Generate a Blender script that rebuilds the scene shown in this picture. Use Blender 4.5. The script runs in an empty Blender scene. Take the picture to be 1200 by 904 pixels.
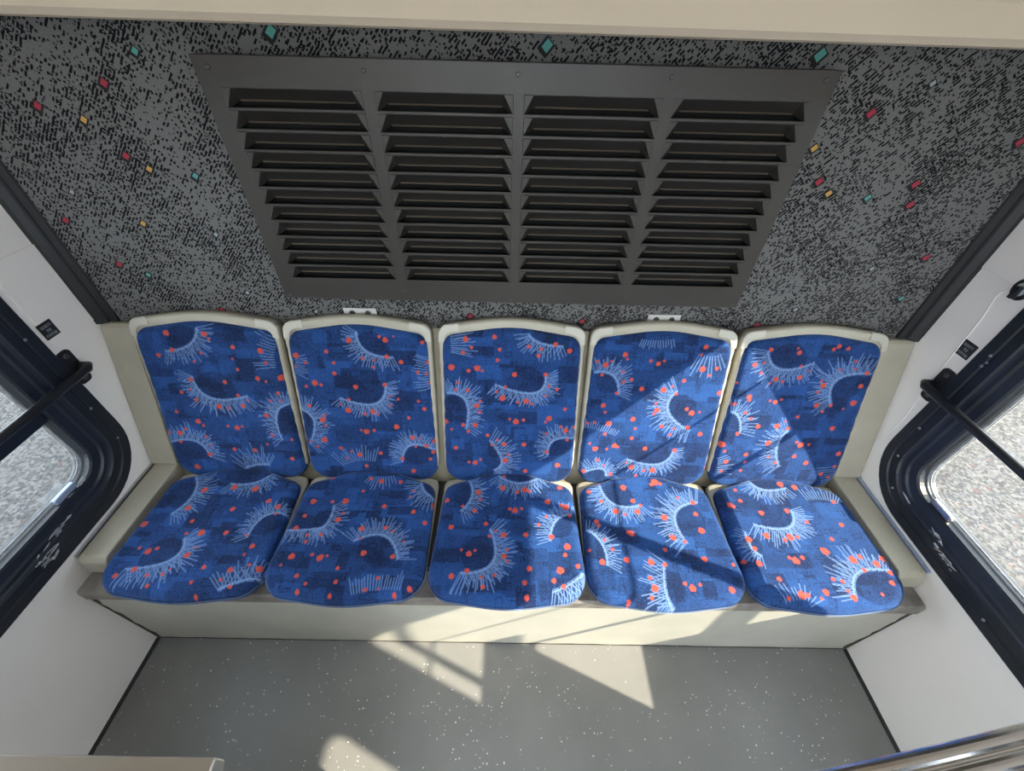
FAB = {
 'b0': ([[-11,479,-28,413,-118,408,43,1],[-70,333,-70,222,79,270,48,1],[-207,105,-91,149,-88,52,48,1],[210,248,130,246,156,124,44,1],[10,11,58,34,93,27,61,1],[212,443,195,404,196,369,65,2]],
  [[-101,462,100],[4,461,99],[-143,396,80],[-100,412,80],[13,446,44],[-21,404,51],[-47,378,46],[75,424,79],[65,389,40],[72,356,58],[152,415,101],[160,379,63],[24,315,77],[124,329,88],[147,320,41],[193,332,117],[-74,321,83],[-113,280,61],[-85,288,48],[-77,255,68],[-14,234,105],[15,229,56],[52,272,67],[59,238,93],[76,257,43],[-147,215,63],[-91,182,108],[-78,168,51],[-136,155,58],[-156,141,111],[-189,143,59],[-164,110,66],[-4,168,51],[24,162,103],[41,167,45],[-80,128,52],[-74,98,46],[-88,63,95],[-142,14,118],[-4,84,80],[60,82,87],[175,283,66],[147,257,49],[178,258,49],[124,207,88],[128,139,71],[187,125,52],[173,53,81],[105,106,46],[209,156,64]]),
 'b1': ([[1,478,-4,400,98,403,40,1],[68,319,63,212,-73,270,42,1],[-198,232,-133,214,-188,112,47,1],[215,90,104,160,94,48,42,1],[-91,22,-45,49,2,39,58,2],[212,399,204,358,207,310,50,2],[-189,396,-187,379,-197,355,41,2]],
  [[-22,452,104],[81,455,98],[65,465,54],[105,466,32],[185,450,65],[-179,404,101],[-91,417,73],[-156,382,51],[-75,383,57],[-187,370,46],[-78,350,69],[10,399,67],[43,394,51],[80,405,84],[120,390,79],[38,372,51],[195,390,56],[166,359,57],[191,355,57],[199,325,64],[-140,319,112],[-167,308,59],[-123,313,59],[-22,308,94],[65,317,88],[76,280,48],[101,271,48],[-48,266,60],[-54,230,117],[-74,249,43],[20,227,104],[-6,219,62],[34,219,49],[75,249,48],[162,266,54],[178,241,73],[-169,244,73],[-128,210,50],[-137,196,113],[-129,176,50],[-141,127,116],[-184,123,58],[-167,102,52],[-7,158,108],[17,163,57],[-23,163,44],[88,177,107],[128,209,62],[-95,97,79],[28,80,79],[135,141,90],[158,140,45],[177,112,84],[204,127,109],[197,89,85],[186,63,66],[143,108,45],[96,61,80],[-39,72,113],[-64,84,53],[-80,59,47],[-23,29,74],[128,14,102],[217,40,54]]),
 'b2': ([[46,481,64,448,144,447,40,1],[102,357,112,259,-45,324,42,1],[-191,296,-104,304,-135,175,46,1],[207,149,111,167,122,84,42,1],[-62,136,8,46,-47,22,51,1],[-184,465,-182,443,-183,426,75,2]],
  [[-130,463,92],[-49,471,76],[-114,439,60],[-138,423,72],[-34,434,61],[-40,402,62],[-173,378,113],[-99,376,108],[-124,368,63],[-84,368,51],[48,445,66],[84,438,66],[124,453,82],[77,418,67],[165,435,94],[10,358,92],[101,360,80],[112,323,58],[137,314,65],[-16,317,64],[-42,302,53],[-24,281,113],[47,273,108],[23,268,60],[64,264,48],[105,292,47],[165,250,67],[-156,330,58],[-163,307,59],[-128,305,77],[-91,270,48],[-102,255,109],[-93,233,55],[-144,189,69],[-107,189,94],[-129,167,63],[18,203,112],[-1,211,49],[41,209,56],[119,217,111],[109,204,50],[157,190,56],[172,177,107],[198,186,69],[114,164,51],[179,144,64],[-196,199,93],[-180,174,50],[-69,154,70],[118,98,85],[-17,123,90],[-39,138,51],[-55,119,58],[45,123,84],[-169,108,91],[-3,83,53],[-13,61,113],[-109,51,107],[-92,63,53],[-129,53,53],[156,48,114],[53,21,88]]),
 'b3': ([[-190,372,-115,386,-110,301,44,1],[62,318,0,247,122,184,51,1],[-57,76,80,21,88,115,42,1],[-191,22,-115,60,-115,9,40,1],[108,442,137,434,157,443,70,2],[-197,183,-153,179,-109,158,29,2],[-64,477,-25,470,21,479,26,2]],
  [[118,455,88],[110,431,50],[-107,427,89],[-99,414,45],[-186,405,62],[-145,406,45],[-160,395,102],[-167,364,57],[-106,375,51],[-31,410,56],[-8,401,90],[8,410,56],[122,388,114],[163,391,69],[145,369,58],[76,350,70],[-101,343,58],[-78,350,64],[-116,306,71],[-44,321,88],[21,319,112],[61,307,65],[188,314,95],[45,331,41],[6,274,54],[-152,265,97],[-144,242,55],[13,252,104],[5,239,49],[102,258,73],[119,245,111],[142,249,43],[-129,204,106],[-56,220,93],[-45,187,57],[36,197,75],[74,190,50],[116,195,95],[66,169,57],[158,174,89],[-137,167,63],[-194,203,62],[-173,207,62],[-51,154,70],[-181,133,45],[-162,114,104],[-102,126,104],[-91,121,52],[-125,113,46],[-4,117,91],[90,113,92],[-37,45,115],[33,34,115],[6,32,61],[-55,63,47],[-151,72,66],[-191,27,88],[-101,16,82],[-126,50,47],[204,51,68],[-17,11,69]]),
 'b4': ([[-134,447,-105,354,9,413,48,1],[183,385,43,393,99,285,53,1],[-192,253,-156,247,-148,181,46,1],[-1,191,-46,143,8,59,51,1],[-205,83,-195,54,-194,32,52,2],[217,4,206,27,196,63,55,2]],
  [[-126,451,78],[-42,444,84],[-50,457,33],[52,456,67],[64,465,84],[92,459,68],[-161,405,80],[-136,412,51],[127,421,57],[132,398,47],[91,395,52],[-24,403,52],[3,389,41],[-18,368,94],[-136,380,58],[-87,361,94],[-101,348,41],[-65,354,53],[171,387,88],[50,358,53],[59,344,107],[168,345,84],[50,322,60],[-196,346,41],[-150,303,96],[-147,292,60],[-204,278,91],[-188,278,61],[-67,287,91],[-51,296,48],[-84,291,42],[60,279,105],[102,280,68],[166,290,117],[143,270,37],[84,259,56],[15,239,69],[-149,250,62],[-126,230,56],[-98,204,89],[-39,206,108],[-3,198,64],[-17,223,44],[132,203,96],[-156,178,77],[-51,146,111],[52,142,112],[37,152,52],[77,144,53],[-195,138,124],[-182,115,59],[-111,103,80],[180,114,101],[45,99,87],[-37,96,60],[90,75,95],[-168,75,101],[-174,38,61],[-111,40,62],[-106,74,54],[-8,73,68],[185,65,69],[152,33,83],[180,22,63]]),
 'c0': ([[-143,-219,-69,-289,-127,-363,49,1],[-11,-256,86,-270,111,-205,40,1],[210,-356,124,-336,127,-431,40,1],[-46,-434,11,-517,-147,-525,49,1],[120,-570,169,-547,219,-536,47,1]],
  [[-148,-194,132],[-140,-141,86],[9,-268,122],[-78,-280,122],[76,-272,120],[-92,-342,116],[41,-342,92],[174,-333,99],[137,-314,94],[-184,-397,112],[-56,-383,69],[-50,-421,54],[-9,-418,120],[61,-417,93],[124,-424,52],[-120,-476,110],[-101,-467,65],[-149,-467,46],[156,-456,95],[146,-480,43],[-9,-484,107],[1,-461,45],[-123,-525,92],[-161,-542,79],[-81,-539,60],[-42,-536,60],[-64,-565,59],[56,-516,73],[130,-522,95],[203,-517,95],[174,-508,54],[44,-554,58],[117,-547,52],[149,-563,57],[66,-585,51],[-30,-523,30],[178,-356,55]]),
 'c1': ([[155,-216,160,-285,219,-292,44,1],[-90,-324,-78,-400,-122,-408,48,1],[0,-434,100,-374,138,-485,46,1],[40,-583,96,-568,157,-570,48,2],[-6,-211,27,-221,62,-209,45,2],[-214,-406,-157,-412,-96,-394,34,1],[-187,-541,-176,-557,-161,-572,83,2]],
  [[-128,-225,109],[-4,-229,67],[31,-237,107],[93,-238,90],[-17,-273,64],[-61,-309,117],[-100,-312,62],[-65,-370,110],[-56,-348,53],[61,-324,91],[209,-311,122],[153,-341,82],[13,-396,107],[81,-393,86],[-98,-418,64],[193,-376,79],[104,-403,49],[39,-469,100],[122,-478,78],[-75,-484,112],[-58,-479,46],[-18,-512,64],[18,-426,49],[143,-434,41],[-12,-547,62],[96,-536,62],[69,-565,60],[146,-574,71],[183,-559,78],[-19,-580,66],[104,-562,36],[134,-290,47],[142,-269,48],[-157,-313,114],[-165,-361,75],[-175,-400,85],[-135,-420,58],[-132,-440,57],[-153,-483,115],[-76,-486,96],[-100,-476,55],[-119,-534,69],[-105,-572,72],[-89,-553,51],[-172,-507,42],[-97,-416,58]]),
 'c2': ([[-131,-221,-89,-281,-142,-335,44,1],[-33,-210,36,-262,105,-207,46,1],[191,-340,127,-341,122,-423,42,1],[-51,-390,9,-523,-126,-520,52,1],[120,-563,177,-545,206,-514,62,1]],
  [[-189,-300,100],[-102,-333,90],[-95,-270,103],[-88,-294,54],[-139,-319,53],[-19,-252,120],[-15,-212,67],[28,-266,79],[51,-257,120],[65,-263,64],[163,-247,97],[121,-299,116],[21,-329,112],[5,-324,60],[41,-323,60],[176,-317,129],[162,-310,69],[184,-344,67],[115,-348,59],[-65,-374,72],[-166,-388,92],[91,-374,58],[-35,-396,49],[-12,-408,104],[52,-406,91],[126,-412,104],[-53,-412,55],[-1,-451,60],[-107,-466,105],[-91,-456,53],[-129,-455,47],[-9,-471,104],[1,-486,52],[169,-441,115],[161,-465,73],[-108,-513,88],[60,-504,89],[-148,-528,93],[-70,-529,55],[-33,-523,56],[144,-508,126],[193,-496,83],[-63,-553,72],[47,-541,79],[125,-535,80],[52,-576,76],[150,-549,79]]),
 'c3': ([[-142,-231,-131,-337,-24,-304,47,1],[156,-290,32,-303,82,-422,54,1],[-201,-387,-146,-422,-157,-491,38,1],[2,-479,-31,-573,1,-594,52,1]],
  [[-146,-226,85],[-66,-243,115],[40,-221,140],[-178,-260,82],[27,-230,75],[56,-227,75],[-44,-289,91],[-24,-304,70],[-38,-325,117],[-104,-326,126],[-79,-336,58],[-145,-293,70],[142,-292,92],[39,-343,125],[100,-275,52],[138,-331,89],[138,-384,122],[-169,-362,93],[-164,-374,65],[-71,-396,109],[-80,-393,64],[48,-406,109],[79,-418,63],[15,-443,70],[117,-469,104],[-35,-480,118],[2,-486,76],[-101,-475,101],[-170,-483,100],[-135,-446,60],[-201,-449,51],[-48,-523,72],[-41,-549,118],[59,-547,119],[42,-536,64],[82,-538,56],[162,-550,96],[-114,-580,68],[-54,-572,61],[191,-484,60],[-153,-418,53]]),
 'c4': ([[-79,-197,-79,-264,31,-234,40,1],[11,-310,8,-401,-127,-362,51,1],[194,-493,71,-470,53,-564,57,1],[-165,-386,-175,-441,-148,-457,35,1],[-128,-582,-83,-570,-75,-585,47,2],[82,-282,135,-272,161,-291,48,2]],
  [[-175,-298,113],[-166,-303,72],[-136,-282,84],[-137,-244,65],[-87,-322,102],[18,-220,135],[60,-230,113],[-4,-313,104],[39,-349,71],[-105,-395,124],[-36,-398,125],[-56,-407,76],[-14,-397,68],[84,-402,78],[138,-357,82],[-164,-409,121],[-158,-436,82],[-240,-395,84],[43,-439,131],[37,-435,75],[-56,-468,134],[-70,-460,63],[-33,-459,73],[-203,-473,79],[-165,-479,105],[158,-280,88],[107,-463,139],[132,-454,84],[165,-474,111],[192,-459,113],[186,-498,91],[120,-492,81],[18,-518,69],[41,-523,69],[-129,-520,84],[173,-525,80],[-19,-551,108],[-87,-559,139],[-124,-567,65],[49,-563,108],[-38,-566,49],[-71,-559,74],[42,-547,51],[129,-554,51]]),
}
import bpy, math, random
import numpy as np
from mathutils import Vector, Matrix
random.seed(7)
S = bpy.context.scene
COL = S.collection
PI = math.pi

# ------------------------------------------------------------------ materials
def mat(name, color, rough=.5, metal=0., spec=.5, var=0., vscale=6., bump=0., bscale=200., coat=0.):
    m = bpy.data.materials.new(name); m.use_nodes = True
    nt = m.node_tree; b = nt.nodes['Principled BSDF']
    b.inputs['Roughness'].default_value = rough; b.inputs['Metallic'].default_value = metal
    b.inputs['Specular IOR Level'].default_value = spec; b.inputs['Coat Weight'].default_value = coat
    b.inputs['Base Color'].default_value = (*color, 1)
    tc = nt.nodes.new('ShaderNodeTexCoord')
    if var > 0:
        n = nt.nodes.new('ShaderNodeTexNoise'); n.inputs['Scale'].default_value = vscale; n.inputs['Detail'].default_value = 6
        nt.links.new(tc.outputs['Object'], n.inputs['Vector'])
        r = nt.nodes.new('ShaderNodeMapRange'); r.inputs['From Min'].default_value = .3; r.inputs['From Max'].default_value = .7
        nt.links.new(n.outputs['Fac'], r.inputs['Value'])
        mx = nt.nodes.new('ShaderNodeMix'); mx.data_type = 'RGBA'
        mx.inputs['A'].default_value = (*[c*(1-var) for c in color], 1); mx.inputs['B'].default_value = (*[min(1, c*(1+var)) for c in color], 1)
        nt.links.new(r.outputs['Result'], mx.inputs['Factor']); nt.links.new(mx.outputs['Result'], b.inputs['Base Color'])
    if bump > 0:
        n = nt.nodes.new('ShaderNodeTexNoise'); n.inputs['Scale'].default_value = bscale; n.inputs['Detail'].default_value = 2
        nt.links.new(tc.outputs['Object'], n.inputs['Vector'])
        bp = nt.nodes.new('ShaderNodeBump'); bp.inputs['Strength'].default_value = bump; bp.inputs['Distance'].default_value = .002
        nt.links.new(n.outputs['Fac'], bp.inputs['Height']); nt.links.new(bp.outputs['Normal'], b.inputs['Normal'])
    return m

def nd(nt, t, **kw):
    n = nt.nodes.new(t)
    for k, v in kw.items(): setattr(n, k, v)
    return n
def math_(nt, op, a, b=None, c=None):
    n = nt.nodes.new('ShaderNodeMath'); n.operation = op
    for i, v in enumerate((a, b, c)):
        if v is None: continue
        if isinstance(v, (int, float)): n.inputs[i].default_value = v
        else: nt.links.new(v, n.inputs[i])
    return n.outputs[0]
def mixc(nt, fac, a, b, mode='MIX'):
    n = nt.nodes.new('ShaderNodeMix'); n.data_type = 'RGBA'; n.blend_type = mode
    if isinstance(fac, (int, float)): n.inputs['Factor'].default_value = fac
    else: nt.links.new(fac, n.inputs['Factor'])
    for k, v in (('A', a), ('B', b)):
        if isinstance(v, tuple): n.inputs[k].default_value = (*v, 1)
        else: nt.links.new(v, n.inputs[k])
    return n.outputs['Result']

M = {}
M['wall'] = mat('wall_laminate', (.82, .775, .735), .40, var=.03, vscale=3, bump=.08, bscale=400)
M['ceil'] = mat('ceiling_cream', (.72, .61, .46), .38, var=.03)
M['shell'] = mat('seat_shell_cream', (.46, .43, .34), .38, var=.07, vscale=14)
M['bench'] = mat('bench_cream', (.40, .36, .26), .45, var=.1, vscale=9)
M['plinth'] = mat('plinth_cream', (.48, .47, .41), .5, var=.07, vscale=7)
M['lip'] = mat('worn_grey_edge', (.22, .20, .18), .5, var=.35, vscale=22)
M['black'] = mat('black_rubber', (.012, .013, .015), .5, var=.2, bump=.1)
M['frame'] = mat('black_frame', (.009, .013, .021), .38, var=.25, vscale=12)
M['vedge'] = mat('worn_edge_glint', (.16, .13, .10), .4, metal=.4)  # worn lip edge, tinted brighter to stand in for the light it catches
M['vent'] = mat('vent_metal', (.026, .024, .022), .40, spec=.3, metal=0., var=.12, vscale=5)
M['plate'] = mat('vent_plate_sheen', (.050, .046, .041), .36, spec=.45, metal=.15, var=.15, vscale=4)  # same paint as the louvre blades, lightened to imitate reflected light
M['void'] = mat('duct_dark', (.003, .003, .003), .9)
M['screw'] = mat('screw_steel', (.5, .5, .5), .3, metal=1)
M['screwd'] = mat('screw_dark', (.08, .08, .08), .4, metal=.6)
M['alu'] = mat('aluminium', (.62, .61, .58), .28, metal=1, var=.08, bump=.05)
M['chrome'] = mat('chrome', (.75, .75, .74), .12, metal=1)
M['white'] = mat('bracket_white', (.62, .61, .58), .4)
M['bar'] = mat('black_bar', (.016, .018, .022), .28, metal=.2)
M['print'] = mat('print_pale', (.35, .38, .42), .5)
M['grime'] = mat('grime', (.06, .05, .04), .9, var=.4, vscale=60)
M['residue'] = mat('glue_residue', (.42, .43, .44), .6, var=.3, vscale=90)
M['tab'] = mat('glazing_tab', (.35, .42, .55), .35, metal=.4)
M['cap'] = mat('seat_cap_pale', (.54, .52, .44), .36)
M['board'] = mat('gap_shade_board', (.035, .03, .026), .7, var=.2)  # board coloured near-black to stand for the deep shade between seats
M['seam'] = mat('wall_seam', (.40, .39, .38), .6)
M['skin'] = mat('outer_skin', (.5, .5, .5), .4)
M['red'] = mat('motif_red', (.34, .03, .055), .9)
M['yel'] = mat('motif_yellow', (.50, .30, .07), .9)
M['teal'] = mat('motif_teal', (.09, .30, .27), .9)
M['wht'] = mat('motif_white', (.28, .33, .34), .9)
M['motk'] = mat('motif_black', (.012, .012, .014), .9)

def glass_mat():
    m = bpy.data.materials.new('window_glass'); m.use_nodes = True; nt = m.node_tree
    nt.nodes.remove(nt.nodes['Principled BSDF'])
    t = nd(nt, 'ShaderNodeBsdfTransparent'); t.inputs[0].default_value = (.975, .985, .985, 1)
    g = nd(nt, 'ShaderNodeBsdfGlossy'); g.inputs['Roughness'].default_value = .02
    f = nd(nt, 'ShaderNodeFresnel'); f.inputs[0].default_value = 1.45
    mx = nd(nt, 'ShaderNodeMixShader')
    fac = math_(nt, 'MULTIPLY', f.outputs[0], .6)
    nt.links.new(fac, mx.inputs[0]); nt.links.new(t.outputs[0], mx.inputs[1]); nt.links.new(g.outputs[0], mx.inputs[2])
    nt.links.new(mx.outputs[0], nt.nodes['Material Output'].inputs[0])
    return m
M['glass'] = glass_mat()

def fabric_mat():
    m = bpy.data.materials.new('moquette_blue'); m.use_nodes = True; nt = m.node_tree
    b = nt.nodes['Principled BSDF']
    at = nd(nt, 'ShaderNodeAttribute', attribute_name='pat'); sp = nd(nt, 'ShaderNodeSeparateColor')
    nt.links.new(at.outputs['Color'], sp.inputs[0])
    tc = nd(nt, 'ShaderNodeTexCoord')
    n1 = nd(nt, 'ShaderNodeTexNoise'); n1.inputs['Scale'].default_value = 330; n1.inputs['Detail'].default_value = 2
    nt.links.new(tc.outputs['Object'], n1.inputs['Vector'])
    n2 = nd(nt, 'ShaderNodeTexNoise'); n2.inputs['Scale'].default_value = 16; n2.inputs['Detail'].default_value = 4
    nt.links.new(tc.outputs['Object'], n2.inputs['Vector'])
    t = math_(nt, 'ADD', sp.outputs[2], math_(nt, 'MULTIPLY', math_(nt, 'SUBTRACT', n1.outputs['Fac'], .5), 1.5))
    t = math_(nt, 'ADD', t, math_(nt, 'MULTIPLY', math_(nt, 'SUBTRACT', n2.outputs['Fac'], .5), .6))
    n = nd(nt, 'ShaderNodeClamp'); nt.links.new(t, n.inputs[0]); t = n.outputs[0]
    c = mixc(nt, t, (.004, .012, .052), (.019, .082, .285))
    c = mixc(nt, sp.outputs[0], c, (.20, .33, .62))
    c = mixc(nt, sp.outputs[1], c, (.52, .075, .05))
    nt.links.new(c, b.inputs['Base Color'])
    b.inputs['Roughness'].default_value = .88; b.inputs['Specular IOR Level'].default_value = .25
    b.inputs['Sheen Weight'].default_value = .35; b.inputs['Sheen Roughness'].default_value = .4
    b.inputs['Sheen Tint'].default_value = (.55, .7, 1, 1)
    bp = nd(nt, 'ShaderNodeBump'); bp.inputs['Strength'].default_value = .35; bp.inputs['Distance'].default_value = .0015
    nt.links.new(n1.outputs['Fac'], bp.inputs['Height']); nt.links.new(bp.outputs[0], b.inputs['Normal'])
    return m
M['fabric'] = fabric_mat()

def carpet_mat():
    m = bpy.data.materials.new('wall_carpet'); m.use_nodes = True; nt = m.node_tree
    b = nt.nodes['Principled BSDF']; tc = nd(nt, 'ShaderNodeTexCoord'); sp = nd(nt, 'ShaderNodeSeparateXYZ')
    nt.links.new(tc.outputs['Object'], sp.inputs[0])
    x, z = sp.outputs[0], sp.outputs[2]
    c45 = math.cos(math.radians(47)); s45 = math.sin(math.radians(47))
    # wobble so the strokes are not ruler straight
    wn = nd(nt, 'ShaderNodeTexNoise'); wn.inputs['Scale'].default_value = 95; nt.links.new(tc.outputs['Object'], wn.inputs['Vector'])
    wob = math_(nt, 'MULTIPLY', math_(nt, 'SUBTRACT', wn.outputs['Fac'], .5), .005)
    a = math_(nt, 'ADD', math_(nt, 'ADD', math_(nt, 'MULTIPLY', x, c45), math_(nt, 'MULTIPLY', z, s45)), wob)
    c = math_(nt, 'ADD', math_(nt, 'SUBTRACT', math_(nt, 'MULTIPLY', z, c45), math_(nt, 'MULTIPLY', x, s45)), wob)
    def layer(along, across, cell, stretch, thr, seed):
        q = math_(nt, 'DIVIDE', across, cell); row = math_(nt, 'FLOOR', q)
        inside = math_(nt, 'LESS_THAN', math_(nt, 'FRACT', q), .62)
        al = math_(nt, 'DIVIDE', math_(nt, 'FLOOR', math_(nt, 'DIVIDE', along, cell*.35)), stretch)
        cb = nd(nt, 'ShaderNodeCombineXYZ'); nt.links.new(al, cb.inputs[0])
        nt.links.new(math_(nt, 'MULTIPLY', row, 7.31), cb.inputs[1]); cb.inputs[2].default_value = seed
        n = nd(nt, 'ShaderNodeTexNoise'); n.inputs['Scale'].default_value = 1; n.inputs['Detail'].default_value = 1
        nt.links.new(cb.outputs[0], n.inputs['Vector'])
        return math_(nt, 'MULTIPLY', inside, math_(nt, 'GREATER_THAN', n.outputs['Fac'], thr))
    big = nd(nt, 'ShaderNodeTexNoise'); big.inputs['Scale'].default_value = 9; nt.links.new(tc.outputs['Object'], big.inputs['Vector'])
    vary = math_(nt, 'MULTIPLY', math_(nt, 'SUBTRACT', big.outputs['Fac'], .5), -.35)
    l1 = layer(a, c, .0062, 4.2, math_(nt, 'ADD', vary, .52), 0.)
    l2 = layer(c, a, .0062, 2.4, math_(nt, 'ADD', vary, .60), 5.)
    k = math_(nt, 'MAXIMUM', l1, l2)
    f = nd(nt, 'ShaderNodeTexNoise'); f.inputs['Scale'].default_value = 420; nt.links.new(tc.outputs['Object'], f.inputs['Vector'])
    base = mixc(nt, f.outputs['Fac'], (.075, .075, .075), (.235, .23, .225))
    col = mixc(nt, k, base, (.010, .010, .012))
    nt.links.new(col, b.inputs['Base Color']); b.inputs['Roughness'].default_value = .95; b.inputs['Specular IOR Level'].default_value = .1
    bp = nd(nt, 'ShaderNodeBump'); bp.inputs['Strength'].default_value = .4; bp.inputs['Distance'].default_value = .002
    nt.links.new(f.outputs['Fac'], bp.inputs['Height']); nt.links.new(bp.outputs[0], b.inputs['Normal'])
    return m
M['carpet'] = carpet_mat()

def floor_mat():
    m = bpy.data.materials.new('speckled_vinyl'); m.use_nodes = True; nt = m.node_tree
    b = nt.nodes['Principled BSDF']; tc = nd(nt, 'ShaderNodeTexCoord')
    n = nd(nt, 'ShaderNodeTexNoise'); n.inputs['Scale'].default_value = 5; n.inputs['Detail'].default_value = 8; n.inputs['Roughness'].default_value = .6
    nt.links.new(tc.outputs['Object'], n.inputs['Vector'])
    col = mixc(nt, n.outputs['Fac'], (.155, .158, .155), (.245, .24, .23))
    v = nd(nt, 'ShaderNodeTexVoronoi'); v.inputs['Scale'].default_value = 100; v.feature = 'F1'
    nt.links.new(tc.outputs['Object'], v.inputs['Vector'])
    sp = nd(nt, 'ShaderNodeSeparateColor'); nt.links.new(v.outputs['Color'], sp.inputs[0])
    rad = math_(nt, 'MULTIPLY', sp.outputs[0], .22)
    fl = math_(nt, 'LESS_THAN', v.outputs['Distance'], rad)
    keep = math_(nt, 'GREATER_THAN', sp.outputs[1], .45)
    patch = nd(nt, 'ShaderNodeTexNoise'); patch.inputs['Scale'].default_value = 7; nt.links.new(tc.outputs['Object'], patch.inputs['Vector'])
    pk = math_(nt, 'GREATER_THAN', patch.outputs['Fac'], .44)
    col = mixc(nt, math_(nt, 'MULTIPLY', math_(nt, 'MULTIPLY', fl, keep), pk), col, (.72, .72, .66))
    nt.links.new(col, b.inputs['Base Color'])
    b.inputs['Roughness'].default_value = .36; b.inputs['Specular IOR Level'].default_value = .5
    bp = nd(nt, 'ShaderNodeBump'); bp.inputs['Strength'].default_value = .06; bp.inputs['Distance'].default_value = .003
    nt.links.new(n.outputs['Fac'], bp.inputs['Height']); nt.links.new(bp.outputs[0], b.inputs['Normal'])
    return m
M['floor'] = floor_mat()

def asphalt_mat():
    m = bpy.data.materials.new('asphalt'); m.use_nodes = True; nt = m.node_tree
    b = nt.nodes['Principled BSDF']; tc = nd(nt, 'ShaderNodeTexCoord')
    v = nd(nt, 'ShaderNodeTexVoronoi'); v.inputs['Scale'].default_value = 55; nt.links.new(tc.outputs['Object'], v.inputs['Vector'])
    sp = nd(nt, 'ShaderNodeSeparateColor'); nt.links.new(v.outputs['Color'], sp.inputs[0])
    n = nd(nt, 'ShaderNodeTexNoise'); n.inputs['Scale'].default_value = 2; n.inputs['Detail'].default_value = 8
    nt.links.new(tc.outputs['Object'], n.inputs['Vector'])
    t = math_(nt, 'ADD', math_(nt, 'MULTIPLY', math_(nt, 'POWER', sp.outputs[0], 1.3), .85), math_(nt, 'MULTIPLY', n.outputs['Fac'], .25))
    col = mixc(nt, t, (.015, .0145, .014), (.108, .101, .092))
    nt.links.new(col, b.inputs['Base Color']); b.inputs['Roughness'].default_value = .9
    return m
M['asphalt'] = asphalt_mat()

# ------------------------------------------------------------------ mesh helpers
class MB:
    def __init__(s): s.v = []; s.f = []; s.m = []
    def add(s, vs, fs, mi=0):
        o = len(s.v); s.v += [tuple(map(float, p)) for p in vs]; s.f += [tuple(i+o for i in f) for f in fs]; s.m += [mi]*len(fs); return s
    def box(s, x0, x1, y0, y1, z0, z1, mi=0):
        vs = [(x, y, z) for x in (x0, x1) for y in (y0, y1) for z in (z0, z1)]
        return s.add(vs, [(0,1,3,2),(4,6,7,5),(0,4,5,1),(2,3,7,6),(0,2,6,4),(1,5,7,3)], mi)
    def prism(s, poly, a0, a1, axis='x', mi=0):
        """poly of 2D points extruded along axis; x: (y,z), y: (x,z), z: (x,y)"""
        def P(p, a):
            return {'x': (a, p[0], p[1]), 'y': (p[0], a, p[1]), 'z': (p[0], p[1], a)}[axis]
        n = len(poly); vs = [P(p, a0) for p in poly]+[P(p, a1) for p in poly]
        fs = [tuple(range(n)), tuple(range(2*n-1, n-1, -1))]+[(i, i+n, (i+1) % n+n, (i+1) % n) for i in range(n)]
        return s.add(vs, fs, mi)
    def tube(s, pts, r, seg=14, mi=0, cap=True):
        pts = [Vector(p) for p in pts]; o = len(s.v); N = len(pts); up = None
        for i, p in enumerate(pts):
            t = (pts[min(i+1, N-1)]-pts[max(i-1, 0)]).normalized()
            if up is None: up = t.orthogonal().normalized()
            up = (up-t*up.dot(t)).normalized(); w = t.cross(up)
            rr = r[i] if isinstance(r, (list, tuple)) else r
            for k in range(seg):
                a = 2*PI*k/seg; s.v.append(tuple(p+(up*math.cos(a)+w*math.sin(a))*rr))
        for i in range(N-1):
            for k in range(seg):
                s.f.append((o+i*seg+k, o+i*seg+(k+1) % seg, o+(i+1)*seg+(k+1) % seg, o+(i+1)*seg+k)); s.m.append(mi)
        if cap:
            s.f.append(tuple(o+k for k in range(seg))[::-1]); s.m.append(mi)
            s.f.append(tuple(o+(N-1)*seg+k for k in range(seg))); s.m.append(mi)
        return s
    def disc(s, c, n, r, h, seg=16, mi=0):
        n = Vector(n).normalized(); c = Vector(c)
        return s.tube([c, c+n*h*.6, c+n*h], [r, r, r*.75], seg, mi)
    def build(s, name, mats, parent=None, loc=(0, 0, 0), smooth=False, bevel=0., bseg=2):
        me = bpy.data.meshes.new(name); me.from_pydata(s.v, [], s.f)
        if not isinstance(mats, (list, tuple)): mats = [mats]
        for m in mats: me.materials.append(m)
        me.polygons.foreach_set('material_index', s.m)
        me.polygons.foreach_set('use_smooth', [smooth]*len(s.f))
        me.update()
        import bmesh
        b = bmesh.new(); b.from_mesh(me); bmesh.ops.recalc_face_normals(b, faces=b.faces); b.to_mesh(me); b.free()
        o = bpy.data.objects.new(name, me); COL.objects.link(o); o.location = loc
        if parent: o.parent = parent
        if bevel > 0:
            md = o.modifiers.new('b', 'BEVEL'); md.width = bevel; md.segments = bseg; md.limit_method = 'ANGLE'; md.angle_limit = math.radians(35)
            md.harden_normals = False
        if smooth:
            try:
                me.shade_auto_smooth if False else None
            except Exception: pass
        return o
def tag(o, label, cat, group=None):
    o['label'] = label; o['category'] = cat
    if group: o['group'] = group
    return o
def empty(name, loc=(0, 0, 0)):
    o = bpy.data.objects.new(name, None); COL.objects.link(o); o.location = loc; o.empty_display_size = .05; return o
def struct(o): o['kind'] = 'structure'; return o

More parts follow.
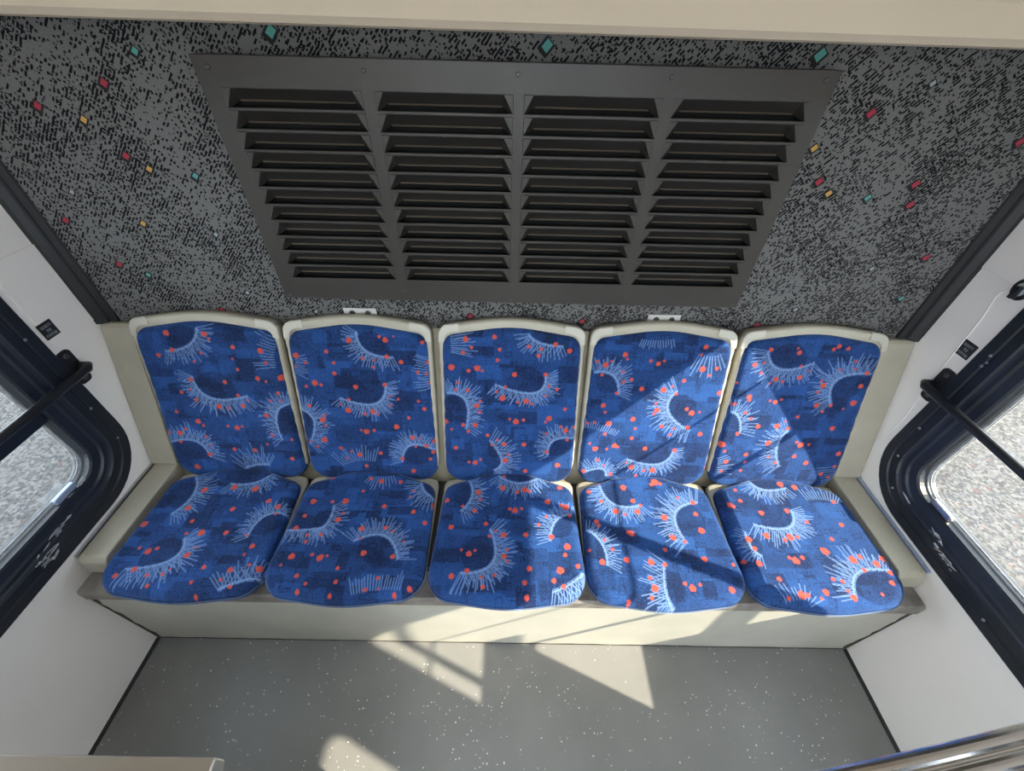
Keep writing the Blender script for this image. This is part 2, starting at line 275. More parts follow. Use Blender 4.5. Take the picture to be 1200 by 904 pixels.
def rounded_poly(pts, seg=14):
    out = []; n = len(pts)
    for i in range(n):
        p = Vector(pts[i][:2]); r = pts[i][2]
        a = (Vector(pts[i-1][:2])-p); b = (Vector(pts[(i+1) % n][:2])-p)
        an = a.normalized(); bn = b.normalized(); ang = an.angle(bn)
        if r <= 0: out.append(tuple(p)); continue
        d = min(r/math.tan(ang/2), a.length*.49, b.length*.49); rr = d*math.tan(ang/2)
        c = p+(an+bn).normalized()*(rr/math.sin(ang/2)); p1 = p+an*d; p2 = p+bn*d
        a1 = math.atan2(p1.y-c.y, p1.x-c.x); a2 = math.atan2(p2.y-c.y, p2.x-c.x)
        da = (a2-a1+PI) % (2*PI)-PI
        for k in range(seg+1):
            t = a1+da*k/seg; out.append((c.x+rr*math.cos(t), c.y+rr*math.sin(t)))
    return out

def grid_panel(us, vs, hole, P, t):
    """cells of a slab between P(u,v,0) and P(u,v,t), leaving out the cells for which hole(i,j)"""
    nu, nv = len(us), len(vs); m = MB(); idx = lambda i, j, k: (i*nv+j)*2+k
    V = [P(u, v, k*t) for u in us for v in vs for k in (0, 1)]
    F = []
    H = lambda i, j: i < 0 or j < 0 or i >= nu-1 or j >= nv-1 or hole(i, j)
    for i in range(nu-1):
        for j in range(nv-1):
            if H(i, j): continue
            for k in (0, 1): F.append((idx(i, j, k), idx(i+1, j, k), idx(i+1, j+1, k), idx(i, j+1, k)))
            for di, dj, a, b in ((-1, 0, (i, j), (i, j+1)), (1, 0, (i+1, j), (i+1, j+1)), (0, -1, (i, j), (i+1, j)), (0, 1, (i, j+1), (i+1, j+1))):
                if H(i+di, j+dj): F.append((idx(*a, 0), idx(*b, 0), idx(*b, 1), idx(*a, 1)))
    return m.add(V, F)

# ------------------------------------------------------------------ dimensions (metres)
W = 1.18; YF = -4.3; ZC = 2.25
RS = .363                                  # recline of the bench back: y per z
back_y = lambda z: -RS*(.92-z)

# ------------------------------------------------------------------ the setting
# floor
f = grid_panel([-W, W], [YF, .02], lambda i, j: False, lambda u, v, t: (u, v, -t), .06).build('floor', M['floor']); struct(f)
# roof
struct(grid_panel([-1.26, -.40, .40, 1.26], [YF-.08, -3.5, -2.7, -1.9, -1.1, .10], lambda i, j: i == 1 and j in (1, 3), lambda u, v, t: (u, v, ZC+t), .05).build('ceiling', M['ceil']))
for q, (ya, yb) in enumerate(((-1.9, -1.1), (-3.5, -2.7))):
    struct(MB().box(-.42, .42, ya-.02, yb+.02, ZC+.052, ZC+.058).build('window_%d' % (7+q), M['glass']))  # unseen roof hatches, added to let in more skylight
# side walls with window openings
WIN = [(-.165, -1.372), (-1.39, -2.72), (-2.76, -4.1)]          # outer edges of the frames along y
ZB, ZT = .490, 1.56
ys = sorted([YF, .02]+[v for a, b in WIN for v in (a-.06, b+.06)])
zs = [-.55, ZB+.06, ZT-.06, ZC]
for sgn, nm in ((-1, 'wall_left'), (1, 'wall_right')):
    wo = grid_panel(ys, zs, lambda i, j: j == 1 and i % 2 == 1, lambda u, v, t: (sgn*(W+t), u, v), .08).build(nm, M['wall']); struct(wo)
# rear wall (carpeted) with its woven coloured quads
rw = MB().box(-W, W, 0, .06, .80, 1.72)
def quad(cx, cz, mi, s=.0085):
    c = math.cos(math.radians(47)); q = math.sin(math.radians(47))
    for (k, yy, mm, ox) in ((1.65, -.0003, 5, -.35), (1., -.0006, mi, 0)):
        a = s*k*random.uniform(.9, 1.1); b = s*k*.8
        ux, uz = (a*c, a*q); vx, vz = (-b*q, b*c)
        px = cx+ox*ux*.6; pz = cz+ox*uz*.6
        rw.add([(px-ux-vx, yy, pz-uz-vz), (px+ux-vx, yy, pz+uz-vz), (px+ux+vx, yy, pz+uz+vz), (px-ux+vx, yy, pz-uz+vz)], [(0, 1, 2, 3)], mm)
QUADS = {1: [(-.809,1.479),(-.846,1.35),(-.97,1.438),(-1.08,1.207),(-1.022,1.095),(-.816,.964),(.722,1.461),(.685,1.332),(.903,1.332),(-.114,.96),(.206,.951),(.709,.952),(1.063,1.417),(.921,1.288),(1.047,1.163)],
         2: [(-.892,1.416),(-.81,1.325),(-.896,1.203),(.72,1.308),(.64,1.397)],
         3: [(-.718,1.529),(-.45,1.562),(.059,1.552),(.571,1.549),(-.963,1.067),(-.714,1.313),(.814,1.301),(1.062,1.047)],
         4: [(-1.019,1.272),(-.731,1.18),(-.721,1.02),(.794,1.005),(.811,1.511),(-.55,.965),(.93,1.13)]}
for mi, L in QUADS.items():
    for (a, b) in L: quad(a, b, mi, {1: .0070, 2: .0062, 3: .0060, 4: .0048}[mi]*(1.4 if b > 1.53 else 1))
struct(rw.build('wall_rear', [M['carpet'], M['red'], M['yel'], M['teal'], M['wht'], M['motk']]))
struct(MB().box(-1.26, 1.26, .06, .10, -.55, ZC).build('wall_back_skin', M['skin']))
# front wall with a wide windscreen opening
struct(grid_panel([-1.26, -1.05, 1.05, 1.26], [-.55, .75, 2.05, ZC], lambda i, j: i == 1 and j == 1, lambda u, v, t: (u, YF-t, v), .08).build('wall_front', M['wall']))
# cream bulkhead below the ceiling, over the rear wall
prof = [(0, 1.60), (-.045, 1.575), (-.060, 1.5695), (-.075, 1.5725), (-.086, 1.583), (-.091, 1.600), (-.098, 1.625), (-.115, 1.66), (-.16, 1.78), (-.26, 2.02), (-.34, ZC), (0, ZC)]
tl = MB(); vs = []
for x, dz in ((-W, .0065), (W, -.0065)): vs += [(x, y, z+(dz if z < 2 else 0)) for y, z in prof]
n = len(prof)
tl.add(vs, [tuple(range(n)), tuple(range(2*n-1, n-1, -1))]+[(i, i+n, (i+1) % n+n, (i+1) % n) for i in range(n)])
o = struct(tl.build('ceiling_bulkhead', M['ceil'], bevel=.004, bseg=3))
# black corner trims between rear wall and side walls
for sgn, nm in ((-1, 'trim_1'), (1, 'trim_2')):
    poly = [(sgn*W, 0), (sgn*(W-.052), 0), (sgn*(W-.050), -.006), (sgn*(W-.036), -.010), (sgn*(W-.033), -.006), (sgn*(W-.029), -.006), (sgn*(W-.026), -.013), (sgn*(W-.012), -.022), (sgn*W, -.024)]
    struct(MB().prism(poly, .921, 1.60, 'z').build(nm, M['black']))
# dark strip closing the floor against the side panels, and grime line along the plinth foot
for sgn, nm in ((-1, 'baseboard_left'), (1, 'baseboard_right')):
    struct(MB().prism([(sgn*W, 0), (sgn*(W-.008), 0), (sgn*(W-.007), .005), (sgn*W, .008)], YF, -.552, 'y').build(nm, M['black']))
# lower side panel joint seams and upper panels
for sgn, nm in ((-1, 'trim_3'), (1, 'trim_4')):
    z = .935 if sgn < 0 else 1.150
    struct(MB().prism([(sgn*W, z), (sgn*(W-.0035), z+.0005), (sgn*(W-.0035), z+.22), (sgn*W, z+.22)], -.150, -.024, 'y').build(nm, M['wall'], bevel=.001))

# ------------------------------------------------------------------ windows
def rr_loop(y0, y1, z0, z1, r, seg=10):
    r = max(r, .004); out = []
    for (cy, cz, a0) in ((y0-r, z1-r, 0), (y1+r, z1-r, PI/2), (y1+r, z0+r, PI), (y0-r, z0+r, 3*PI/2)):
        for k in range(seg+1):
            a = a0+PI/2*k/seg; out.append((cy+r*math.cos(a), cz+r*math.sin(a)))
    return out
def window(idx, sgn, y0, y1, detail):
    root = empty('window_%d' % idx, (0, 0, 0)); struct(root)
    prof = [(0, W+.002), (.001, W-.004), (.004, W-.006), (.028, W-.006), (.031, W-.002), (.038, W-.002), (.041, W-.006), (.058, W-.006), (.062, W-.001), (.068, W+.001), (.078, W+.002), (.084, W+.006), (.104, W+.009), (.108, W+.014), (.108, W+.060), (.04, W+.072)]
    m = MB(); L = []
    for d, x in prof:
        L.append([(sgn*x, y, z) for y, z in rr_loop(y0-d, y1+d, ZB+d, ZT-d, .175-d*.95)])
    N = len(L[0]); V = [p for l in L for p in l]; F = []
    for i in range(len(L)-1):
        for k in range(N): F.append((i*N+k, i*N+(k+1) % N, (i+1)*N+(k+1) % N, (i+1)*N+k))
    m.add(V, F); m.build('window_frame', M['frame'], root)
    loop = rr_loop(y0-.108, y1+.108, ZB+.108, ZT-.108, .07)
    g = MB(); g.add([(sgn*(W+.040), y, z) for y, z in loop]+[(sgn*(W+.045), y, z) for y, z in loop], [tuple(range(N)), tuple(range(2*N-1, N-1, -1))]+[(i, (i+1) % N, (i+1) % N+N, i+N) for i in range(N)])
    g.build('pane', M['glass'], root)
    # pale edge seal round the glass
    s = MB(); a = rr_loop(y0-.1115, y1+.1115, ZB+.1115, ZT-.1115, .068); b = rr_loop(y0-.117, y1+.117, ZB+.117, ZT-.117, .064)
    x = sgn*(W+.038); x2 = sgn*(W+.040)
    s.add([(x, *p) for p in a]+[(x, *p) for p in b]+[(x2, *p) for p in b]+[(x2, *p) for p in a], [(q*N+i, q*N+(i+1) % N, ((q+1) % 4)*N+(i+1) % N, ((q+1) % 4)*N+i) for q in range(4) for i in range(N)])
    s.build('glazing_seal', M['residue'], root)
    if detail:
        xx = (W-.004, W+.05)
        bars = MB()
        bars.box(sgn*(W+.022), sgn*(W+.034), -.790, -.746, ZB+.10, ZT-.10)
        bars.build('mullion', M['frame'], root, bevel=.003)
        MB().box(sgn*(W+.024), sgn*(W+.032), -1.211, -1.186, ZB+.10, ZT-.10).build('mullion', M['frame'], root, bevel=.003)
        MB().box(sgn*(W+.024), sgn*(W+.030), -1.255, -.274, 1.199, 1.2055).build('glazing_bar', M['frame'], root)
        if sgn < 0: MB().box(sgn*(W+.022), sgn*(W+.036), -.748, -.274, .785, .820).build('glazing_bar', M['frame'], root, bevel=.002)
        # grey catch tab in the lower rear corner of the opening
        t = MB(); t.box(sgn*(W+.018), sgn*(W+.032), -.408, -.345, .598, .616)
        t.build('catch_tab', M['tab'] if sgn < 0 else M['alu'], root, bevel=.003)
        spots = ((-.194, .989), (-.196, .754), (-.199, .632)) if sgn < 0 else ((-.192, 1.002), (-.195, .972), (-.198, .985), (-.2, .747), (-.214, .64), (-.624, .520), (-.27, .555))
        for k, (yy, zz) in enumerate(spots):
            MB().disc((sgn*(W-.0055), yy, zz), (-sgn, 0, 0), .0038 if k != 2 else .0028, .0018, 12).build('screw', M['screw'], root)
        # dried glue smears on the lower sill of the frame
        rnd = random.Random(3+idx); gm = MB()
        pts = ([(-.33, .600), (-.37, .590), (-.405, .585), (-.43, .575), (-.45, .565), (-.475, .562), (-.50, .55), (-.53, .545), (-.34, .58), (-.52, .53)] if sgn < 0 else
               [(-.40, .575), (-.42, .56), (-.44, .557), (-.46, .55), (-.48, .545), (-.50, .54), (-.30, .56), (-.26, .575), (-.24, .60)])
        for (yy, zz) in pts:
            for q in range(5):
                cy = yy+rnd.uniform(-.012, .012); cz = zz+rnd.uniform(-.007, .007); L2 = rnd.uniform(.004, .019); w2 = rnd.uniform(.0010, .0034); an = rnd.uniform(-.5, .5)
                d = cz-ZB; dx = -.0058 if d < .060 else (.0015 if d < .080 else .014)
                nn = 9; ring = []
                for e in range(nn):
                    t_ = 2*PI*e/nn; rr_ = rnd.uniform(.7, 1.2); u_ = L2*math.cos(t_)*rr_; v_ = w2*math.sin(t_)*rr_
                    ring.append((cy+u_*math.cos(an)-v_*math.sin(an), cz+u_*math.sin(an)+v_*math.cos(an)))
                xa = sgn*(W+dx); xb = sgn*(W+dx-.0012)
                gm.add([(xa, *p) for p in ring]+[(xb, *p) for p in ring], [tuple(range(nn)), tuple(range(2*nn-1, nn-1, -1))]+[(i, (i+1) % nn, (i+1) % nn+nn, i+nn) for i in range(nn)])
        go = gm.build('glue_residue', M['residue'], root); go['kind'] = 'stuff'; go['label'] = 'dried white glue smears'
    return root
k = 1
for sgn in (-1, 1):
    for i, (a, b) in enumerate(WIN):
        window(k, sgn, a, b, i == 0); k += 1

# guard rails across the first window on each side
for sgn, side in ((-1, 'left'), (1, 'right')):
    r = empty('guard_rail', (sgn*W, -.15, .867))
    tag(r, 'black guard rail across the %s window, over the %s asphalt' % (side, 'shaded grey' if sgn < 0 else 'sunlit tan'), 'guard rail', 'guard rails across the side windows')
    lx = -sgn*.040
    m = MB(); m.tube([(lx*.2, .012, 0), (lx*.75, .010, 0), (lx, -.004, 0), (lx, -.03, 0), (lx, -1.13, 0), (lx*.3, -1.165, 0)], [.008, .0105, .011, .0105, .0105, .008], 18)
    m.build('rail', M['bar'], r, smooth=True)
    for yy in (.0, -1.165):
        bm_ = MB(); pl = rounded_poly([(yy-.019, -.052, .012), (yy+.019, -.052, .012), (yy+.019, .052, .012), (yy-.019, .052, .012)], 6)
        bm_.prism(pl, 0, -sgn*.005, 'x'); bp = bm_.build('bracket', M['bar'], r, bevel=.0012)
        for zz in (-.036, .036):
            MB().disc((-sgn*.005, yy, zz), (-sgn, 0, 0), .0065, .003, 14).build('screw', M['screwd'], bp)

# square instruction stickers on the walls
for sgn, side in ((-1, 'left'), (1, 'right')):
    root = empty('sticker', (sgn*W+(.0036 if sgn < 0 else 0), -.136, .979)); tag(root, 'small square black sticker with pale lettering on the %s wall' % side, 'sticker', 'square stickers beside the side windows')
    MB().box(0, -sgn*.0008, -.0195, .0195, -.021, .021).build('backing', M['black'], root)
    t = MB(); rnd = random.Random(5)
    for row, (z0, hw) in enumerate(((.0085, .0145), (-.003, .006), (-.0145, .0145))):
        y = -hw
        while y < hw-.002:
            w_ = .0030
            for (a0, a1, b0, b1) in rnd.choice((((0, .0008, 0, .007), (0, .003, .0062, .007), (0, .003, .003, .0038)), ((0, .0008, 0, .007), (.0022, .003, 0, .007), (0, .003, 0, .0008)), ((0, .003, .0062, .007), (.0011, .0019, 0, .007)))):
                # text reads left to right for a viewer inside
                ya, yb = (y+a0, y+a1); ya, yb = (sgn*-ya, sgn*-yb)
                t.box(-sgn*.0008, -sgn*.0011, min(ya, yb), max(ya, yb), z0+b0-.002, z0+b1-.002)
            y += .0042
    t.build('lettering', M['print'], root)

# oval latch on the right wall and thin cable
lt = empty('latch', (W, -.135, 1.150)); tag(lt, 'small oval dark latch on the right wall at the photo edge', 'latch')
MB().prism([(.021*math.cos(a)*1.0, .026*math.sin(a)) for a in [2*PI*i/24 for i in range(24)]], 0, -.006, 'x').build('escutcheon', M['bar'], lt, bevel=.0015)
MB().prism([(.012*math.cos(a), .016*math.sin(a)) for a in [2*PI*i/20 for i in range(20)]], -.006, -.009, 'x').build('inlay', M['print'], lt)
MB().box(-.006, -.020, -.005, .005, -.022, .008).build('lever', M['bar'], lt, bevel=.002)
cb = MB(); cp = [(-.142, .47), (-.131, .55), (-.134, .62), (-.146, .70), (-.142, .76), (-.131, .83), (-.124, .91), (-.117, .99), (-.110, 1.06), (-.1, 1.115), (-.112, 1.14)]
def catmull(P, n=8):
    P = [Vector(p) for p in P]; out = []
    for i in range(len(P)-1):
        p0 = P[max(i-1, 0)]; p1 = P[i]; p2 = P[i+1]; p3 = P[min(i+2, len(P)-1)]
        for k in range(n):
            t = k/n; out.append(.5*((2*p1)+(-p0+p2)*t+(2*p0-5*p1+4*p2-p3)*t*t+(-p0+3*p1-3*p2+p3)*t**3))
    out.append(P[-1]); return out
cb.tube(catmull([(W-.0012, y, z) for y, z in cp]), .0014, 8)
tag(cb.build('cable', M['wall'], smooth=True), 'thin pale cable running up the right wall past the sticker', 'cable')
tag(MB().box(W, W-.008, -.137, -.123, .535, .560).build('cable_clip', M['bar'], bevel=.002), 'tiny dark clip low on the right wall beside the bench', 'clip')

# ------------------------------------------------------------------ bench: plinth, back, end fillers
pl = empty('bench', (0, -.275, 0)); tag(pl, 'long cream boxed bench with a sloping backboard carrying the five blue seats', 'bench')
p_off = (0, .275, 0)
MB().box(-W+.001, W-.001, -.55, -.001, 0.0, .352).build('riser', M['plinth'], pl, p_off)
MB().prism([(-.551, .350), (-.556, .353), (-.556, .388), (-.551, .396), (-.10, .396), (-.10, .350)], -W+.001, W-.001, 'x').build('top_edge', M['lip'], pl, p_off, bevel=.002)
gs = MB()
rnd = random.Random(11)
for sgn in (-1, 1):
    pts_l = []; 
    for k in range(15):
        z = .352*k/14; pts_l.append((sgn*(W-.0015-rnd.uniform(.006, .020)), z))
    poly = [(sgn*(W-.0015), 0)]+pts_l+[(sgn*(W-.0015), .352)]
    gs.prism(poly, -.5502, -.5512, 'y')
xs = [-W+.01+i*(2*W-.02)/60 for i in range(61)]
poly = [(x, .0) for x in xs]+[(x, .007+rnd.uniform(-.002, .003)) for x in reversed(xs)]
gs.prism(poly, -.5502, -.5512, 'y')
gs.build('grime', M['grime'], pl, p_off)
bb = MB(); bb.prism([(back_y(.402), .402), (back_y(.918), .918), (-.0015, .918), (-.0015, .880), (back_y(.402)+.022, .402)], -W+.001, W-.001, 'x')
bb.build('backboard', M['bench'], pl, p_off, bevel=.004)
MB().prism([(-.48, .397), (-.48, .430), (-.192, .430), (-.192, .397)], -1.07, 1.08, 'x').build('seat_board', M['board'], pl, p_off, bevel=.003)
for sgn, side in ((-1, 'left'), (1, 'right')):
    r = empty('end_filler', (sgn*1.13, -.25, .43)); tag(r, 'cream end filler between the %s wall and the outer blue seat' % side, 'end panel', 'cream end fillers of the bench')
    off = (-sgn*1.13, .25, -.43)
    xo = sgn*(W-.002); xi = sgn*1.092
    # upright part, slightly proud of the bench back
    nrm = Vector((0, -1, RS)).normalized(); nrm = Vector((0, -math.cos(math.atan(RS)), math.sin(math.atan(RS))*-1))
    u = MB(); t_ = .020
    y0, z0, y1, z1 = back_y(.478), .478, back_y(.915), .915
    u.prism([(y0-.001, z0), (y0-t_, z0-.0), (y1-t_, z1-.004), (y1-t_+.008, z1+.004), (y1-.001, z1+.004)], xo, xi, 'x')
    u.build('upright', M['shell'], r, off, bevel=.003, bseg=2)
    v = MB(); v.prism([(-.170, .476), (-.489, .476), (-.502, .462), (-.506, .415), (-.498, .397), (-.18, .397)], sgn*(W-.012), xi, 'x')
    v.build('armrest_box', M['shell'], r, off, bevel=.0035, bseg=2)
    s = MB(); s.prism([(-.166, .470), (-.166, .4805), (-.492, .4795), (-.492, .470)], sgn*(W-.001), sgn*(W-.0095), 'x')
    s.build('edge_strip', M['screw'] if sgn < 0 else M['tab'], r, off, bevel=.002)

# ------------------------------------------------------------------ seats
def outline_polar(pts, c):
    P = np.array(rounded_poly(pts, 16)); d = P-np.array(c)
    # densify
    Q = []
    for i in range(len(d)):
        a = d[i]; b = d[(i+1) % len(d)]
        for k in range(8): Q.append(a+(b-a)*k/8)
    Q = np.array(Q); th = np.arctan2(Q[:, 1], Q[:, 0]); r = np.hypot(Q[:, 0], Q[:, 1])
    o = np.argsort(th); th = th[o]; r = r[o]
    return np.concatenate([th-2*PI, th, th+2*PI]), np.concatenate([r, r, r])

def pattern(key, X, Y):
    """masks of the woven motif: white rays, orange dots, tone patches, for points X, Y (metres, seat-local)"""
    B, Dd = FAB[key]; R = np.zeros_like(X); G = np.zeros_like(X)
    def seg(a, b, hw, amp, soft=.0013):
        x0, x1 = min(a[0], b[0])-.004, max(a[0], b[0])+.004; y0, y1 = min(a[1], b[1])-.004, max(a[1], b[1])+.004
        i = np.nonzero((X > x0) & (X < x1) & (Y > y0) & (Y < y1))[0]
        if len(i) == 0: return
        px = X[i]-a[0]; py = Y[i]-a[1]; dx, dy = b[0]-a[0], b[1]-a[1]; L2 = dx*dx+dy*dy+1e-12
        t = np.clip((px*dx+py*dy)/L2, 0, 1); d = np.hypot(px-t*dx, py-t*dy)
        v = np.clip(1-(d-hw)/soft, 0, 1)*amp
        R[i] = np.maximum(R[i], v)
    rnd = random.Random(sum(map(ord, key))*7)
    for b in B:
        P0, P1, P2 = [np.array(b[i:i+2])/1000. for i in (0, 2, 4)]; L = b[6]/1000.; kind = b[7]
        mid = (P0+P2)/2; out = P1-mid
        ln = np.linalg.norm(P1-P0)+np.linalg.norm(P2-P1); n = max(8, int(ln/.0066))
        prev = None
        for k in range(n+1):
            t = k/n; p = (1-t)**2*P0+2*t*(1-t)*P1+t*t*P2; T = 2*(1-t)*(P1-P0)+2*t*(P2-P1); T = T/(np.linalg.norm(T)+1e-9)
            N_ = np.array([T[1], -T[0]])
            if N_@out < 0: N_ = -N_
            sw = (t-.5)*.5
            for sg in (-1, 1):
                if sg == 1 and (kind == 2 or k % 3 == 0): continue
                wob = rnd.uniform(-.12, .12)
                d = N_+T*((-.12 if sg < 0 else .75)*(1 if t < .5 else -1)+sw*1.3+wob)*(1 if kind == 1 else .3); d /= np.linalg.norm(d)
                l = 1.38*L*rnd.uniform(.6, 1.0)*(.85 if kind == 2 else (.70+.3*math.sin(PI*min(max(t, .12), .88))))
                l *= (1 if sg < 0 else .72); st = p-d*(.10*L if kind == 1 else -.15*L)
                seg(st, p+d*l, .00035, .74)
            if prev is not None and kind == 1: seg(prev, p, .0009, .95)
            prev = p
    for (x, y, r) in Dd:
        x /= 1000.; y /= 1000.; r = r/10000.*rnd.uniform(.78, .90)
        i = np.nonzero((abs(X-x) < r+.004) & (abs(Y-y) < r+.004))[0]
        if len(i) == 0: continue
        an = np.arctan2(Y[i]-y, X[i]-x); ph = rnd.uniform(0, 6)
        d = np.hypot(X[i]-x, Y[i]-y)/(1+.07*np.sin(3*an+ph)+.06*np.sin(5*an+2*ph))
        G[i] = np.maximum(G[i], np.clip(1-(d-r*.85)/.0014, 0, 1))
        if r > .0032: R[i] = np.maximum(R[i], 0)
    # tone patches
    Tn = np.full_like(X, .52); x0, x1, y0, y1 = X.min(), X.max(), Y.min(), Y.max()
    for k in range(95):
        w, h = rnd.uniform(.02, .10), rnd.uniform(.015, .055); cx, cy = rnd.uniform(x0, x1), rnd.uniform(y0, y1); tv = rnd.choice((.12, .22, .38, .55, .75, .85))
        i = (abs(X-cx) < w/2) & (abs(Y-cy) < h/2); Tn[i] = tv*.85+Tn[i]*.15
    for b in B:                                       # dark field inside each arc
        if b[7] != 1: continue
        P0, P1, P2 = [np.array(q)/1000. for q in (b[0:2], b[2:4], b[4:6])]
        pc = .25*P0+.5*P1+.25*P2; mid = (P0+P2)/2; c0 = mid*.62+pc*.38
        rr = np.linalg.norm(P2-P0)*.38
        i = np.hypot(X-c0[0], Y-c0[1]) < rr; Tn[i] *= .45
    for k in range(150):                              # thin dark outlines
        w, h = rnd.uniform(.006, .03), rnd.uniform(.006, .02); cx, cy = rnd.uniform(x0, x1), rnd.uniform(y0, y1)
        dx = abs(abs(X-cx)-w/2); dy = abs(abs(Y-cy)-h/2)
        i = ((dx < .0011) & (abs(Y-cy) < h/2)) | ((dy < .0011) & (abs(X-cx) < w/2)*(rnd.random() < .7)); Tn[i] -= .35
    return R, G, np.clip(Tn, 0, 1)

def pad_mesh(name, key, pts, c, N, roll, depth, surf, to3d):
    th, rr = outline_polar(pts, c)
    hx = max(abs(p[0]-c[0]) for p in pts); hy = max(abs(p[1]-c[1]) for p in pts)
    g = np.linspace(-1, 1, N+1); U, V = np.meshgrid(g, g, indexing='ij'); U = U.ravel(); V = V.ravel()
    m = np.maximum(abs(U), abs(V)); ang = np.arctan2(V*hy, U*hx); Rr = np.interp(ang, th, rr)
    # blend: keep a regular grid in the middle, outline at the rim
    e = m**2.2
    gx = U*hx; gy = V*hy
    ox = m*Rr*np.cos(ang); oy = m*Rr*np.sin(ang)
    X = c[0]+gx*(1-e)*.0+ox; Y = c[1]+oy
    d = (1-m)*Rr; drop = np.where(d < roll, roll-np.sqrt(np.maximum(roll**2-(roll-np.minimum(d, roll))**2, 0)), 0)
    Z = surf(X, Y)-drop
    idx = np.arange((N+1)**2).reshape(N+1, N+1)
    quads = np.stack([idx[:-1, :-1], idx[1:, :-1], idx[1:, 1:], idx[:-1, 1:]], -1).reshape(-1, 4)
    ring = np.concatenate([idx[:-1, 0], idx[-1, :-1], idx[:0:-1, -1], idx[0, :0:-1]])
    Xs, Ys, Zs = [X], [Y], [Z]; cur = ring; base = len(X); allq = [quads]
    for q, (ins, dz) in enumerate(((.0, .35), (.0, .7), (.004, 1.0), (.02, 1.02))):
        k = 1-ins/np.maximum(Rr[ring], .01)
        Xs.append(c[0]+(X[ring]-c[0])*k); Ys.append(c[1]+(Y[ring]-c[1])*k); Zs.append(surf(X[ring], Y[ring])-roll-(depth-roll)*dz)
        new = np.arange(base, base+len(ring)); base += len(ring)
        allq.append(np.stack([cur, np.roll(cur, -1), np.roll(new, -1), new], -1)); cur = new
    X = np.concatenate(Xs); Y = np.concatenate(Ys); Z = np.concatenate(Zs)
    R, G, T = pattern(key, X, Y)
    P = to3d(X, Y, Z); Q = np.concatenate(allq)
    me = bpy.data.meshes.new(name); me.vertices.add(len(P)); me.vertices.foreach_set('co', P.astype(np.float32).ravel())
    me.loops.add(Q.size); me.loops.foreach_set('vertex_index', Q.astype(np.int32).ravel())
    me.polygons.add(len(Q)); me.polygons.foreach_set('loop_start', np.arange(0, Q.size, 4, dtype=np.int32))
    me.polygons.foreach_set('use_smooth', np.ones(len(Q), bool))
    me.update(calc_edges=True); me.validate()
    at = me.color_attributes.new('pat', 'FLOAT_COLOR', 'POINT'); at.data.foreach_set('color', np.stack([R, G, T, np.ones_like(R)], -1).astype(np.float32).ravel())
    me.materials.append(M['fabric'])
    return me

BACK = [(-.207, -.030, .060), (.207, -.030, .060), (.198, .469, .040), (0, .503, .40), (-.198, .469, .040)]
CUSH = [(-.203, -.240, .040), (-.217, -.572, .068), (0, -.598, .55), (.217, -.572, .068), (.203, -.240, .040), (0, -.168, .34)]
CB = (0, .25); CC = (0, -.39)
RQ = .335                                  # the seat backs stand a little steeper than the board
ct = math.cos(math.atan(RQ)); st = math.sin(math.atan(RQ)); DT = math.tan(math.atan(RS)-math.atan(RQ))
# back frame: origin at bottom of the bench-back plane at z=.468; w up the slope, n outwards (towards the sitter)
def back3d(X, Wd, Nn):
    Nn = np.where(np.asarray(Nn) < .002, -np.clip(Wd, 0, 1)*DT+.0015, Nn)
    y = -RS*(.92-.468)+Wd*st-Nn*ct; z = .468+Wd*ct+Nn*st
    return np.stack([X, y, z], -1)
def surf_back(X, Y): return .0425+.004*np.cos(np.clip(X/.2, -1, 1)*PI/2)*0-.003*np.cos(X/.2*PI/2)+.004*np.exp(-((Y-.12)/.09)**2)
def surf_cush(X, Y):
    f_ = np.clip((-.50-Y)/.10, 0, 1)
    b_ = np.clip((Y+.26)/.08, 0, 1)
    return .487-.005*np.cos(np.clip(X/.21, -1, 1)*PI/2)*np.exp(-((Y+.40)/.12)**2)-.012*f_**2+.006*b_*np.cos(np.clip(X/.2, -1, 1)*PI/2)
LBL = ['leftmost blue patterned seat, beside the cream filler at the left wall',
       'second blue patterned seat from the left, below the left white bracket',
       'middle blue patterned seat, half in shade with sunlight on its right side',
       'fourth blue patterned seat from the left, cushion crossed by a dark diagonal shadow',
       'rightmost blue patterned seat, beside the cream filler at the right wall']
def slab_outline(pts, c, grow, n=120):
    th, rr = outline_polar(pts, c); A = np.linspace(-PI, PI, n, endpoint=False); r = np.interp(A, th, rr)+grow
    return [(c[0]+r[i]*math.cos(A[i]), c[1]+r[i]*math.sin(A[i])) for i in range(n)]
def ringed(layers, to):
    n = len(layers[0][0]); V = []; F = []
    for pts, h in layers: V += [tuple(to(p[0], p[1], h)) for p in pts]
    for i in range(len(layers)-1):
        for k in range(n): F.append((i*n+k, i*n+(k+1) % n, (i+1)*n+(k+1) % n, (i+1)*n+k))
    F.append(tuple(range(n))); F.append(tuple(range(len(V)-1, len(V)-n-1, -1)))
    return MB().add(V, F)
